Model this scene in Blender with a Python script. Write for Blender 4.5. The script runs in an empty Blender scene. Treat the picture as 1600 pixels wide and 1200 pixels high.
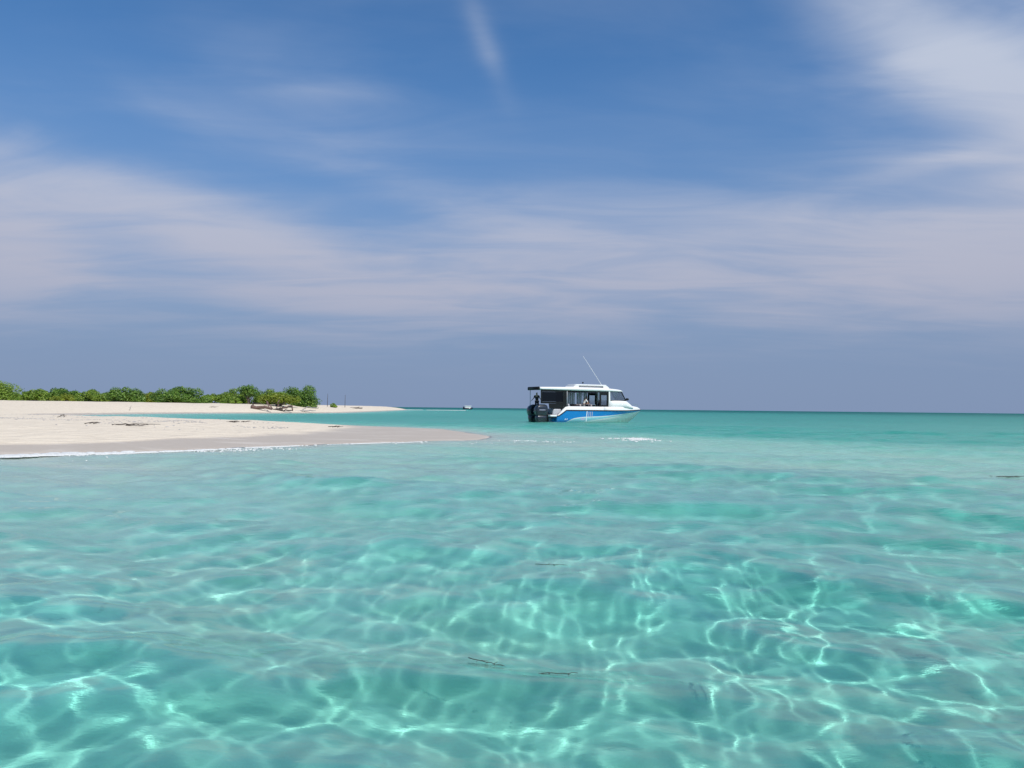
import bpy, bmesh, math, random
import numpy as np
from mathutils import Vector, Matrix

SC = bpy.context.scene
COL = SC.collection
R = math.radians

# ------------------------------------------------------------------ camera
cam_d = bpy.data.cameras.new('camera')
cam = bpy.data.objects.new('camera', cam_d)
COL.objects.link(cam)
cam_d.sensor_width = 36.0
cam_d.lens = 27.05
cam_d.clip_start = 0.05
cam_d.clip_end = 60000
cam.matrix_world = (Matrix.Translation((0, 0, 1.25)) @ Matrix.Rotation(R(91.8), 4, 'X')
                    @ Matrix.Rotation(R(0.6), 4, 'Z'))
SC.camera = cam

# ------------------------------------------------------------------ node helpers
class NT:
    """small wrapper that makes and wires shader nodes"""
    def __init__(self, tree):
        self.t = tree
        tree.nodes.clear()
    def n(self, typ, ins=None, **props):
        nd = self.t.nodes.new(typ)
        for k, v in props.items():
            setattr(nd, k, v)
        for k, v in (ins or {}).items():
            self.set(nd, k, v)
        return nd
    def set(self, nd, k, v):
        s = nd.inputs[k]
        if isinstance(v, bpy.types.NodeSocket):
            self.t.links.new(v, s)
        elif isinstance(v, bpy.types.Node):
            self.t.links.new(v.outputs[0], s)
        else:
            s.default_value = v
    def math(self, op, a, b=0.0, c=0.0, clamp=False):
        return self.n('ShaderNodeMath', {0: a, 1: b, 2: c}, operation=op, use_clamp=clamp).outputs[0]
    def vmath(self, op, a, b=(0, 0, 0), out=0):
        nd = self.n('ShaderNodeVectorMath', {0: a, 1: b}, operation=op)
        return nd.outputs[out]
    def mix(self, f, a, b, blend='MIX'):
        nd = self.n('ShaderNodeMix', data_type='RGBA', blend_type=blend)
        self.set(nd, 0, f); self.set(nd, 6, a); self.set(nd, 7, b)
        return nd.outputs[2]
    def ramp(self, f, stops, interp='LINEAR'):
        nd = self.n('ShaderNodeValToRGB', {0: f})
        cr = nd.color_ramp
        cr.interpolation = interp
        while len(cr.elements) < len(stops):
            cr.elements.new(0.5)
        for e, (p, c) in zip(cr.elements, stops):
            e.position = p
            e.color = c if len(c) == 4 else (*c, 1)
        return nd.outputs[0]
    def maprange(self, v, a, b, c=0.0, d=1.0, interp='SMOOTHSTEP'):
        return self.n('ShaderNodeMapRange', {0: v, 1: a, 2: b, 3: c, 4: d}, interpolation_type=interp).outputs[0]
    def noise(self, vec, scale, detail=4, rough=0.55, dist=0.0, lac=2.0):
        nd = self.n('ShaderNodeTexNoise', {'Scale': scale, 'Detail': detail, 'Roughness': rough,
                                           'Distortion': dist, 'Lacunarity': lac})
        if vec is not None:
            self.set(nd, 'Vector', vec)
        return nd.outputs[0]
    def link(self, a, b):
        self.t.links.new(a, b)

def lin(r, g, b):
    f = lambda c: (c / 255 / 12.92) if c / 255 <= 0.04045 else ((c / 255 + 0.055) / 1.055) ** 2.4
    return (f(r), f(g), f(b), 1)

# ------------------------------------------------------------------ sky and sun
SUN_EL, SUN_AZ = 52.0, 140.0            # azimuth clockwise from +Y (camera looks +Y): behind right
world = bpy.data.worlds.new('World')
SC.world = world
world.use_nodes = True
W = NT(world.node_tree)
sky = W.n('ShaderNodeTexSky', sky_type='NISHITA', sun_disc=False, sun_elevation=R(SUN_EL),
          sun_rotation=R(SUN_AZ), altitude=0, air_density=1.0, dust_density=0.8, ozone_density=1.6)
SKY_S = 0.10
tc = W.n('ShaderNodeTexCoord')
dirv = W.vmath('NORMALIZE', tc.outputs['Generated'])
sx = W.n('ShaderNodeSeparateXYZ', {0: dirv})
dz = W.math('MAXIMUM', sx.outputs[2], 0.0)
# planar cloud deck coordinates
den = W.math('ADD', dz, 0.10)
deck = W.n('ShaderNodeCombineXYZ', {0: W.math('DIVIDE', sx.outputs[0], den),
                                    1: W.math('DIVIDE', sx.outputs[1], den), 2: 0.0}).outputs[0]
def disp(c):                             # display-linear colour -> world radiance before strength
    return (c[0] / SKY_S, c[1] / SKY_S, c[2] / SKY_S, 1)
base = W.mix(1.0, sky.outputs[0], (0.52, 0.94, 1.29, 1), 'MULTIPLY')
# thin veil of humid haze low down
hz = W.maprange(dz, 0.02, 0.46, 1, 0)
base = W.mix(W.math('MULTIPLY', hz, 0.96), base, disp(lin(131, 149, 182)))
# layered cloud sheet
def band(lo0, lo1, hi0, hi1):
    return W.math('MULTIPLY', W.maprange(dz, lo0, lo1), W.maprange(dz, hi0, hi1, 1, 0))
n_big = W.noise(W.vmath('MULTIPLY', deck, (0.55, 0.9, 1)), 1.1, 5, 0.5, 0.6)
n_fine = W.noise(W.vmath('MULTIPLY', deck, (0.5, 1.3, 1)), 2.4, 6, 0.56, 0.7)
sheet = W.math('ADD', W.math('MULTIPLY', n_big, 0.72), W.math('MULTIPLY', n_fine, 0.28))
# lumps of cloud anchored to directions in the sky
def lump(az, el, w, h, amp, tilt=0.0):
    """soft elongated patch of cloud centred on an azimuth / elevation"""
    a, e = R(az), R(el)
    c = Vector((math.sin(a) * math.cos(e), math.cos(a) * math.cos(e), math.sin(e)))
    east = Vector((math.cos(a), -math.sin(a), 0))
    up = c.cross(east) * -1
    if up.z < 0: up = -up
    t = R(tilt)
    e1 = east * math.cos(t) + up * math.sin(t)
    e2 = up * math.cos(t) - east * math.sin(t)
    front = W.maprange(W.vmath('DOT_PRODUCT', dirv, tuple(c), out=1), 0.0, 0.3)
    p = W.math('DIVIDE', W.vmath('DOT_PRODUCT', dirv, tuple(e1), out=1), math.sin(R(w)))
    q = W.math('DIVIDE', W.vmath('DOT_PRODUCT', dirv, tuple(e2), out=1), math.sin(R(h)))
    r2 = W.math('ADD', W.math('MULTIPLY', p, p), W.math('MULTIPLY', q, q))
    g = W.math('EXPONENT', W.math('MULTIPLY', r2, -1.0))
    return W.math('MULTIPLY', W.math('MULTIPLY', g, front), amp)
lumps = None
for a in [
        (10, 11.2, 24, 4.0, 0.34, 0), (-17, 10.5, 14, 3.0, 0.28, -15), (-34, 9.6, 6, 4.2, 0.50, -8),
        (-26, 13.8, 9, 2.0, 0.20, -12), (30.5, 21.5, 11, 2.6, 0.40, -38), (38, 20, 12, 10, 0.34, 0), (34, 10, 13, 5.5, 0.30, 0),
        (-8, 16.0, 12, 1.7, 0.15, -14), (-2.2, 25.5, 0.9, 3.2, 0.20, 24), (0, 7.2, 45, 3.0, 0.16, 0), (-14, 5.0, 16, 0.7, 0.12, -2), (-12.5, 22, 5, 0.9, 0.11, 4), (29, 16, 5, 0.7, 0.16, 6)]:
    l = lump(*a)
    lumps = l if lumps is None else W.math('ADD', lumps, l)
wide = W.math('MULTIPLY', band(0.0, 0.14, 0.40, 0.9), 0.10)
lumps = W.math('MULTIPLY', lumps, W.maprange(n_fine, 0.3, 0.7, 0.84, 1.18))
cov = W.math('ADD', W.math('ADD', W.math('MULTIPLY', sheet, 0.95), lumps), wide)
covf = W.maprange(cov, 0.50, 1.18)
covf = W.math('MULTIPLY', covf, W.maprange(dz, 0.0, 0.17))
cloudcol = W.mix(W.maprange(dz, 0.1, 0.42), disp(lin(184, 184, 200)), disp(lin(202, 209, 224)))
skycol = W.mix(W.math('MULTIPLY', covf, 0.84), base, cloudcol)
bg = W.n('ShaderNodeBackground', {'Color': skycol, 'Strength': SKY_S})
W.n('ShaderNodeOutputWorld', {'Surface': bg})
world.cycles.sampling_method = 'NONE'     # smooth sky: found well enough by the bounces themselves

sun_d = bpy.data.lights.new('sun', 'SUN')
sun = bpy.data.objects.new('sun', sun_d)
COL.objects.link(sun)
sun_d.energy = 4.2
sun_d.angle = R(0.53)
sun_d.color = (1.0, 0.95, 0.87)
sd_ = Vector((math.sin(R(SUN_AZ)) * math.cos(R(SUN_EL)), math.cos(R(SUN_AZ)) * math.cos(R(SUN_EL)), math.sin(R(SUN_EL))))
sun.rotation_euler = sd_.to_track_quat('Z', 'Y').to_euler()
sun.location = sd_ * 50
sun_d.cycles.is_caustics_light = True

# ------------------------------------------------------------------ render settings
SC.view_settings.view_transform = 'Standard'
SC.view_settings.look = 'None'
SC.view_settings.exposure = 0.0
SC.view_settings.gamma = 1.0
cy = SC.cycles
cy.use_denoising = True
cy.max_bounces = 10
cy.transmission_bounces = 8
cy.glossy_bounces = 4
cy.diffuse_bounces = 4
cy.transparent_max_bounces = 12
cy.volume_bounces = 0
cy.caustics_refractive = True
cy.caustics_reflective = True      # light turned back under the surface brightens the shallows
cy.blur_glossy = 0.3
cy.sample_clamp_direct = 0
cy.sample_clamp_indirect = 6.0

# ------------------------------------------------------------------ generic helpers
rng = np.random.default_rng(7)
random.seed(7)

def vnoise(x, y, seed=0):
    """value noise on a lattice, numpy arrays in, 0..1 out"""
    xi = np.floor(x).astype(np.int64); yi = np.floor(y).astype(np.int64)
    fx = x - xi; fy = y - yi
    fx = fx * fx * (3 - 2 * fx); fy = fy * fy * (3 - 2 * fy)
    def h(a, b):
        v = (a * 374761393 + b * 668265263 + seed * 974634777) & 0xffffffff
        v = ((v ^ (v >> 13)) * 1274126177) & 0xffffffff
        return ((v ^ (v >> 16)) & 0xffff) / 65535.0
    return ((h(xi, yi) * (1 - fx) + h(xi + 1, yi) * fx) * (1 - fy)
            + (h(xi, yi + 1) * (1 - fx) + h(xi + 1, yi + 1) * fx) * fy)

def fbm(x, y, octv=4, seed=0):
    s = 0; a = 0.5; t = 0
    for i in range(octv):
        s = s + a * vnoise(x * 2 ** i + 17.3 * i, y * 2 ** i - 9.1 * i, seed + i); t += a; a *= 0.5
    return s / t

def mat(name, color=(0.8, 0.8, 0.8), rough=0.5, **kw):
    m = bpy.data.materials.new(name)
    m.use_nodes = True
    T = NT(m.node_tree)
    b = T.n('ShaderNodeBsdfPrincipled', {'Base Color': (*color[:3], 1), 'Roughness': rough})
    for k, v in kw.items():
        T.set(b, k.replace('_', ' '), v)
    T.n('ShaderNodeOutputMaterial', {'Surface': b})
    m['_b'] = 1
    return m, T, b

def mesh_obj(name, me, material=None, parent=None):
    o = bpy.data.objects.new(name, me)
    COL.objects.link(o)
    if material is not None and not me.materials:
        me.materials.append(material)
    if parent is not None:
        o.parent = parent
    return o

def tag(o, label=None, cat=None, group=None, kind=None):
    if label: o['label'] = label
    if cat: o['category'] = cat
    if group: o['group'] = group
    if kind: o['kind'] = kind
    return o

def empty(name, loc=(0, 0, 0), rz=0.0):
    o = bpy.data.objects.new(name, None)
    COL.objects.link(o)
    o.location = loc
    o.rotation_euler = (0, 0, rz)
    o.empty_display_size = 0.2
    return o

def grid_mesh(name, X, Y, Z, wrap=True, smooth=True):
    """rows x cols arrays -> mesh, columns optionally wrapping round"""
    nr, nc = X.shape
    me = bpy.data.meshes.new(name)
    co = np.stack([X, Y, Z], -1).reshape(-1, 3).astype(np.float32)
    i = np.arange(nr - 1)[:, None]; j = np.arange(nc if wrap else nc - 1)[None, :]
    j2 = (j + 1) % nc
    q = np.stack([i * nc + j, i * nc + j2, (i + 1) * nc + j2, (i + 1) * nc + j], -1).reshape(-1, 4)
    me.vertices.add(len(co)); me.vertices.foreach_set('co', co.ravel())
    me.loops.add(q.size); me.loops.foreach_set('vertex_index', q.ravel().astype(np.int32))
    me.polygons.add(len(q)); me.polygons.foreach_set('loop_start', np.arange(0, q.size, 4, dtype=np.int32))
    if smooth:
        me.polygons.foreach_set('use_smooth', np.ones(len(q), dtype=bool))
    me.update(calc_edges=True)
    return me

def polar(rows, front_step, front=50.0, back_step=5.0):
    a_f = np.arange(-front, front, front_step)
    a_r = np.arange(front, 85, front_step * 2.5)          # the flanks, where slanting sunlight enters the water
    a_b = np.arange(85, 275, back_step)
    a_l = np.arange(275, 360 - front, front_step * 2.5)
    ang = np.radians(np.concatenate([a_f, a_r, a_b, a_l]))
    A, RR = np.meshgrid(ang, rows)
    return RR * np.sin(A), RR * np.cos(A)

def seg_rows(*segs):
    out = [segs[0][0]]
    for (a, b, absd, rel) in segs:
        r = out[-1]
        while r < b:
            r += max(absd, rel * r); out.append(r)
    return np.array(out)

# ------------------------------------------------------------------ the coast: land outline, depths
LAND = np.array([
    (-400, -30), (-160, -8), (-60, 4), (-24, 13.2), (-15.5, 16.6), (-11.7, 18.8), (-9.9, 19.9), (-8.75, 21.3), (-7.87, 23.0),
    (-6.9, 24.3), (-5.55, 26.2), (-3.7, 27.8), (-2.0, 29.6), (-1.1, 31.2), (-0.9, 32.6), (-1.3, 34.6), (-2.3, 38.8), (-3.9, 43.6), (-8.0, 47.2),
    (-12.3, 49.6), (-18.2, 54.4), (-27.5, 60), (-38.7, 66.5), (-44.5, 71), (-47.5, 77), (-48.0, 86), (-48.5, 100), (-46.5, 113),
    (-41.6, 123), (-38.0, 130), (-34.4, 137), (-32.8, 150), (-34.0, 175), (-37.0, 220), (-41.0, 280), (-45.0, 335),
    (-52, 345), (-75, 310), (-130, 270), (-260, 240), (-420, 180)], dtype=float)
BAR = np.array([(-1.5, 32.6), (1.5, 32), (5.5, 28.5), (9.0, 24.5), (13, 22), (20, 19.5), (34, 18.5)], dtype=float)

def seg_dist(px, py, P, closed):
    d = np.full(px.shape, 1e9)
    n = len(P)
    for i in range(n if closed else n - 1):
        ax, ay = P[i]; bx, by = P[(i + 1) % n]
        ex, ey = bx - ax, by - ay
        t = np.clip(((px - ax) * ex + (py - ay) * ey) / (ex * ex + ey * ey), 0, 1)
        d = np.minimum(d, np.hypot(px - ax - t * ex, py - ay - t * ey))
    return d

def inside(px, py, P):
    c = np.zeros(px.shape, bool)
    n = len(P)
    for i in range(n):
        ax, ay = P[i]; bx, by = P[(i + 1) % n]
        if ay == by: continue
        cond = ((ay > py) != (by > py)) & (px < (bx - ax) * (py - ay) / (by - ay) + ax)
        c ^= cond
    return c

def sstep(a, b, x):
    t = np.clip((x - a) / (b - a), 0, 1)
    return t * t * (3 - 2 * t)

def height(px, py):
    """height of sand above still water"""
    px = np.asarray(px, float); py = np.asarray(py, float)
    wob = 0.9
    wx = px + wob * (fbm(px * 0.16, py * 0.16, 3, 3) - 0.5) * sstep(10, 16, py)
    wy = py + wob * (fbm(px * 0.16 + 40, py * 0.16, 3, 5) - 0.5) * sstep(10, 16, py)
    d = seg_dist(wx, wy, LAND, True)
    ins = inside(wx, wy, LAND)
    # land: low spit in front, a berm on the island behind and to the left
    isl = np.maximum(sstep(72, 110, py), sstep(-42, -75, px))
    tipf = 1 - 0.72 * sstep(-15, -5.5, px)
    z_spit = (0.36 * (1 - np.exp(-d / 4.2)) + 0.02 * d / (1 + d / 10)) * tipf
    z_isl = 1.38 * (1 - np.exp(-d / 5.5)) + 0.02 * np.minimum(d, 10)
    z_land = z_spit * (1 - isl) + z_isl * isl
    z_land = z_land + (fbm(px * 0.35, py * 0.35, 4, 11) - 0.5) * 0.16 * sstep(1.5, 7, d) * tipf * tipf
    # sea: gentle on the camera's side, dropping faster behind the spit
    bar_d = seg_dist(px, py, BAR, False)
    bar_y = np.interp(px, [-60, -12, 1.5, 5.5, 9, 13, 20, 34], [30, 30, 33.5, 31, 27.5, 24.5, 22, 20])
    back = sstep(-2, 6, py - bar_y)
    near_depth = 1.18 * (1 - np.exp(-(d / 21.0) ** 2.0)) + 0.004 * d
    back_depth = 0.60 * (1 - np.exp(-(d / 7.0) ** 1.3)) + 0.0042 * np.minimum(d, 250)
    back_depth = back_depth * (1 - 0.72 * sstep(-22, -46, px) * sstep(128, 112, py))     # the lagoon shoals to its head
    depth = near_depth * (1 - back) + back_depth * back
    depth = depth + 1.0 * sstep(260, 600, np.hypot(px, py)) * sstep(60, 200, d)
    depth = depth + (fbm(px * 0.22 + 9, py * 0.22, 3, 21) - 0.5) * 0.30 * sstep(1, 8, d)
    bar_depth = 0.03 + 0.07 * sstep(-1, 7, px) + 0.009 * np.maximum(px - 5, 0) + (np.maximum(bar_d - 3.5, 0) / 10.5) ** 2 * 0.9
    k = 0.25
    hmix = np.clip(0.5 + 0.5 * (depth - bar_depth) / k, 0, 1)
    depth = depth * (1 - hmix) + bar_depth * hmix - k * hmix * (1 - hmix)
    depth = np.maximum(depth, 0.0) * sstep(-0.2, 2.0, d) + 0.04 * np.minimum(d, 2)
    lip = sstep(0.0, 0.18, d)                                # added step: avoids thin water films that would stay unlit
    return np.where(ins, z_land + 0.028 * lip, -depth - 0.045 * lip)

def zat(x, y):
    return float(height(np.array([x]), np.array([y]))[0])

# ------------------------------------------------------------------ sand (sea bed, spit and island in one sheet)
sand_m, T, b = mat('coral_sand', rough=0.9)
geo = T.n('ShaderNodeNewGeometry')
pos = geo.outputs['Position']
pz = T.n('ShaderNodeSeparateXYZ', {0: pos}).outputs[2]
n1 = T.noise(pos, 0.45, 5, 0.6)
n2 = T.noise(pos, 5.0, 6, 0.65)
n3 = T.noise(T.vmath('MULTIPLY', pos, (1, 1.6, 1)), 1.3, 5, 0.6)
wet = T.maprange(T.math('ADD', pz, T.math('MULTIPLY', T.math('SUBTRACT', n1, 0.5), 0.10)), 0.15, 0.205, 1, 0)
dry = T.mix(n2, (0.64, 0.545, 0.425, 1), (0.76, 0.655, 0.52, 1))
dry = T.mix(T.math('MULTIPLY', T.maprange(n3, 0.52, 0.75), 0.55), dry, (0.52, 0.44, 0.34, 1))
wetc = T.mix(n2, (0.43, 0.365, 0.295, 1), (0.51, 0.435, 0.36, 1))
swash = T.noise(T.vmath('MULTIPLY', pos, (0.35, 1.5, 1)), 0.8, 4, 0.5, 1.2)
wetc = T.mix(T.math('MULTIPLY', T.maprange(swash, 0.52, 0.66), 0.55), wetc, (0.62, 0.55, 0.47, 1))
under = T.maprange(pz, 0.01, -0.06)
bedn = T.noise(pos, 1.1, 6, 0.62)
bed = T.mix(T.maprange(bedn, 0.35, 0.7), (0.72, 0.67, 0.57, 1), (0.80, 0.76, 0.67, 1))
# scattered bits of weed and coral rubble on the sea bed
vor = T.n('ShaderNodeTexVoronoi', {'Vector': T.vmath('ADD', pos, T.vmath('SCALE', pos, (0, 0, 0))), 'Scale': 3.2})
bits = T.math('MULTIPLY', T.maprange(T.noise(pos, 9.0, 5, 0.7), 0.60, 0.68),
              T.maprange(T.noise(pos, 0.55, 3, 0.5), 0.47, 0.62))
bed = T.mix(T.math('MULTIPLY', bits, 0.35), bed, (0.22, 0.22, 0.16, 1))
c = T.mix(wet, dry, wetc)
c = T.mix(under, c, bed)
T.set(b, 'Base Color', c)
T.set(b, 'Roughness', T.math('SUBTRACT', 0.9, T.math('MULTIPLY', wet, 0.35)))
T.set(b, 'Specular IOR Level', 0.22)
bh = T.math('ADD', T.math('MULTIPLY', T.noise(pos, 14, 5, 0.6), 0.012),
            T.math('MULTIPLY', T.noise(pos, 1.6, 4, 0.55), T.math('MULTIPLY', T.math('SUBTRACT', 1, wet), 0.26)))
bp = T.n('ShaderNodeBump', {'Strength': 0.8, 'Distance': 1.0, 'Height': bh})
T.set(b, 'Normal', bp)

rows = seg_rows((0.3, 6, 0.05, 0), (6, 90, 0, 0.011), (90, 420, 0, 0.014), (420, 8200, 0, 0.08))
X, Y = polar(rows, 0.22)
Z = height(X, Y)
sand = mesh_obj('sand', grid_mesh('sand', X, Y, Z), sand_m)
tag(sand, 'white coral sand of the beach, the spit and the shallow sea bed', kind='structure')
sand.cycles.is_caustics_receiver = True

# ------------------------------------------------------------------ water
water_m = bpy.data.materials.new('sea_water')
water_m.use_nodes = True
T = NT(water_m.node_tree)
geo = T.n('ShaderNodeNewGeometry')
pos = geo.outputs['Position']
rad = T.vmath('LENGTH', T.vmath('MULTIPLY', pos, (1, 1, 0)), out=1)
rip = T.noise(T.vmath('MULTIPLY', pos, (0.8, 1.5, 1)), 9.0, 4, 0.6)
mid = T.noise(T.vmath('MULTIPLY', pos, (0.55, 1.2, 1)), 1.5, 5, 0.6)
far = T.noise(T.vmath('MULTIPLY', pos, (0.30, 0.9, 1)), 0.42, 5, 0.6)
hgt = T.math('ADD', T.math('MULTIPLY', rip, T.maprange(rad, 4, 12, 0.0018, 0.012)),
             T.math('MULTIPLY', mid, T.maprange(rad, 7, 22, 0.0, 0.12)))
hgt = T.math('ADD', hgt, T.math('MULTIPLY', far, T.maprange(rad, 35, 100, 0.0, 0.45)))
bp = T.n('ShaderNodeBump', {'Strength': 1.0, 'Distance': 1.0, 'Height': hgt})
gl = T.n('ShaderNodeBsdfGlass', {'Color': (1, 1, 1, 1), 'Roughness': T.maprange(rad, 9, 26, 0.0, 0.35), 'IOR': 1.333, 'Normal': bp})
T.n('ShaderNodeOutputMaterial', {'Surface': gl})
body_m = bpy.data.materials.new('sea_water_body')      # the tint of the water itself
body_m.use_nodes = True
T = NT(body_m.node_tree)
ab = T.n('ShaderNodeVolumeAbsorption', {'Color': (0.0, 0.83, 0.812, 1), 'Density': 0.98})
T.n('ShaderNodeOutputMaterial', {'Volume': ab})

rows = seg_rows((0.4, 1.5, 0.014, 0), (1.5, 12, 0, 0.009), (12, 60, 0.10, 0.006), (60, 400, 0, 0.02), (400, 8000, 0, 0.08))
X, Y = polar(rows, 0.12, 42.0)
rr = np.hypot(X, Y)
dr = np.gradient(rows)[:, None] * np.ones_like(X)
Z = np.zeros_like(X)
wr = np.random.default_rng(5)
gust = 0.68 + 0.46 * sstep(0.3, 0.7, fbm(X * 0.38 + 3, Y * 0.30, 3, 78))   # patches of ruffled and smooth water
main = math.radians(248)                   # swell runs toward the camera and a little left
for i in range(110):
    lam = 0.22 * (6.5 / 0.22) ** wr.random()
    k = 2 * math.pi / lam
    spread = 0.45 if lam > 1.5 else 1.0
    th = main + wr.normal(0, spread)
    slope = 0.0135 if lam < 0.55 else (0.017 if lam < 1.2 else 0.025)
    if lam > 3.0: slope = 0.015
    amp = slope / k * (0.6 + 0.8 * wr.random())
    ph = wr.random() * 6.283
    fade = sstep(2.2, 5.0, lam / dr)
    if lam < 0.9: fade = fade * gust
    arg = k * (X * math.cos(th) + Y * math.sin(th)) + ph
    Z += amp * fade * (np.sin(arg) - 0.20 * np.cos(2 * arg))
hs = -height(X, Y)
Z *= 0.15 + 0.85 * sstep(-0.02, 0.32, hs)
water = mesh_obj('water', grid_mesh('water', X, Y, Z), water_m)
tag(water, 'clear turquoise sea with small ripples over a sandy bottom', kind='structure')
water.cycles.is_caustics_caster = True
body = mesh_obj('water_body', water.data, None, water)
body.location.z = 0.001
body.material_slots[0].link = 'OBJECT'
body.material_slots[0].material = body_m
WX, WY, WZ = X, Y, Z
def water_z(x, y):
    i = np.argmin((WX - x) ** 2 + (WY - y) ** 2)
    return float(WZ.flat[i])

# ------------------------------------------------------------------ mesh builder
class MB:
    def __init__(self):
        self.v = []; self.f = []; self.sm = []
    def add(self, verts, faces, smooth=False):
        o = len(self.v)
        self.v += [tuple(p) for p in verts]
        self.f += [tuple(i + o for i in f) for f in faces]
        self.sm += [smooth] * len(faces)
        return self
    def box(self, a, b):
        (x0, y0, z0), (x1, y1, z1) = a, b
        vs = [(x0, y0, z0), (x1, y0, z0), (x1, y1, z0), (x0, y1, z0), (x0, y0, z1), (x1, y0, z1), (x1, y1, z1), (x0, y1, z1)]
        return self.add(vs, [(0, 3, 2, 1), (4, 5, 6, 7), (0, 1, 5, 4), (1, 2, 6, 5), (2, 3, 7, 6), (3, 0, 4, 7)])
    def loft(self, rings, closed=True, caps=True, smooth=True):
        n = len(rings[0]); vs = [p for r in rings for p in r]; fs = []
        for i in range(len(rings) - 1):
            for j in range(n if closed else n - 1):
                k = (j + 1) % n
                fs.append((i * n + j, i * n + k, (i + 1) * n + k, (i + 1) * n + j))
        self.add(vs, fs, smooth)
        if caps and closed:
            o = len(self.v) - len(vs)
            self.f += [tuple(o + j for j in reversed(range(n))), tuple(o + (len(rings) - 1) * n + j for j in range(n))]
            self.sm += [False, False]
        return self
    def tube(self, path, rad, n=8, smooth=True):
        path = [Vector(p) for p in path]
        if not hasattr(rad, '__len__'): rad = [rad] * len(path)
        rings = []
        for i, p in enumerate(path):
            t = (path[min(i + 1, len(path) - 1)] - path[max(i - 1, 0)]).normalized()
            a = t.orthogonal().normalized() if abs(t.z) > 0.95 else t.cross(Vector((0, 0, 1))).normalized()
            b = t.cross(a)
            rings.append([tuple(p + rad[i] * (a * math.cos(2 * math.pi * k / n) + b * math.sin(2 * math.pi * k / n))) for k in range(n)])
        return self.loft(rings, smooth=smooth)
    def poly(self, pts, thick):
        """flat polygon given a thickness vector"""
        n = len(pts); t = Vector(thick)
        a = [Vector(p) for p in pts]; b = [p + t for p in a]
        fs = [tuple(range(n))[::-1], tuple(range(n, 2 * n))] + [(i, (i + 1) % n, n + (i + 1) % n, n + i) for i in range(n)]
        return self.add(a + b, fs)
    def build(self, name, material, parent=None, bevel=0.0):
        me = bpy.data.meshes.new(name)
        me.from_pydata(self.v, [], self.f)
        me.polygons.foreach_set('use_smooth', self.sm)
        bm = bmesh.new(); bm.from_mesh(me)
        bmesh.ops.recalc_face_normals(bm, faces=bm.faces)
        bm.to_mesh(me); bm.free()
        o = mesh_obj(name, me, material, parent)
        if bevel:
            m = o.modifiers.new('bevel', 'BEVEL'); m.width = bevel; m.segments = 2; m.limit_method = 'ANGLE'
        return o

def rrect(cx, cy, z, hx, hy, r, n=5):
    """rounded rectangle ring in the horizontal plane"""
    out = []
    for (sx_, sy_, a0) in ((1, 1, 0), (-1, 1, 90), (-1, -1, 180), (1, -1, 270)):
        for k in range(n):
            a = R(a0 + 90 * k / (n - 1))
            out.append((cx + sx_ * (hx - r) + r * math.cos(a), cy + sy_ * (hy - r) + r * math.sin(a), z))
    return out

# ------------------------------------------------------------------ foam
foam_m, T, b = mat('foam', (0.60, 0.60, 0.585), 0.85)
T.set(b, 'Subsurface Weight', 0.0)
def foam_patch(name, label, centres):
    """centres: iterable of (x, y, z, size) low domes of froth"""
    vs, fs = [], []
    for (x, y, z, s) in centres:
        o = len(vs)
        st = 1.0 + 1.3 * random.random(); a0 = random.random() * 0.8 - 0.4
        ca, sa = math.cos(a0), math.sin(a0)
        for k in range(6):
            a = k * math.pi / 3 + random.random() * 0.5
            px, py = s * st * math.cos(a), s * 0.8 * math.sin(a)
            vs.append((x + px * ca - py * sa, y + px * sa + py * ca, z - 0.012))
        for k in range(6):
            a = k * math.pi / 3 + 0.3
            px, py = s * st * 0.6 * math.cos(a), s * 0.5 * math.sin(a)
            vs.append((x + px * ca - py * sa, y + px * sa + py * ca, z + s * 0.28))
        for k in range(6):
            l = (k + 1) % 6
            fs.append((o + k, o + l, o + 6 + l, o + 6 + k))
        fs.append(tuple(o + 6 + k for k in range(6)))
    me = bpy.data.meshes.new(name)
    me.from_pydata(vs, [], fs)
    me.polygons.foreach_set('use_smooth', [True] * len(fs))
    o = mesh_obj(name, me, foam_m)
    return tag(o, label, kind='stuff')

def along(P, n, jitter):
    P = np.array(P, float)
    L = np.r_[0, np.cumsum(np.hypot(*np.diff(P, axis=0).T))]
    t = np.sort(rng.random(n)) * L[-1]
    x = np.interp(t, L, P[:, 0]); y = np.interp(t, L, P[:, 1])
    return t, x, y

cs = []
edge = [(-11.6, 18.5), (-10.7, 18.9), (-9.5, 19.75), (-8.5, 21.0), (-7.6, 22.7), (-6.6, 24.0), (-5.3, 25.8), (-3.5, 27.4), (-1.6, 29.6)]
t, x, y = along(edge, 2400, 0)
dens = fbm(t * 1.1, t * 0 + 3, 3, 31)
for ti, xi, yi, de in zip(t, x, y, dens):
    strong = max(0.0, 1.0 - ti / 13.0)
    keep = 0.05 + 0.55 * strong
    if de + random.gauss(0, 0.04) < 0.62 - 0.20 * keep: continue
    off = random.gauss(0, 0.30 + 0.45 * strong) - 0.25 - 0.25 * strong
    wv = 0.35 * math.sin(ti * 1.3) + 0.2 * math.sin(ti * 3.1 + 1)
    px, py = xi + 0.6 * off + 0.3 * wv, yi + off * 0.8 - 0.15 + 0.25 * wv
    cs.append((px, py, max(0.012, zat(px, py) + 0.012) if False else 0.022, random.uniform(0.010, 0.045) * (0.8 + 2.0 * strong * strong)))
for i in range(520):                                     # thin scattered froth of the spent ripples
    q = random.random()
    px = -9.5 + 13.5 * q; py = float(np.interp(px, [-9.5, -6.6, -3.5, 0, 4], [19.3, 23.2, 26.6, 29.6, 31.2])) - abs(random.gauss(0, 1.0))
    if vnoise(np.array([px * 0.9]), np.array([py * 1.6]), 8)[0] < 0.60: continue
    cs.append((px, py, 0.02, random.uniform(0.008, 0.030)))
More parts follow.
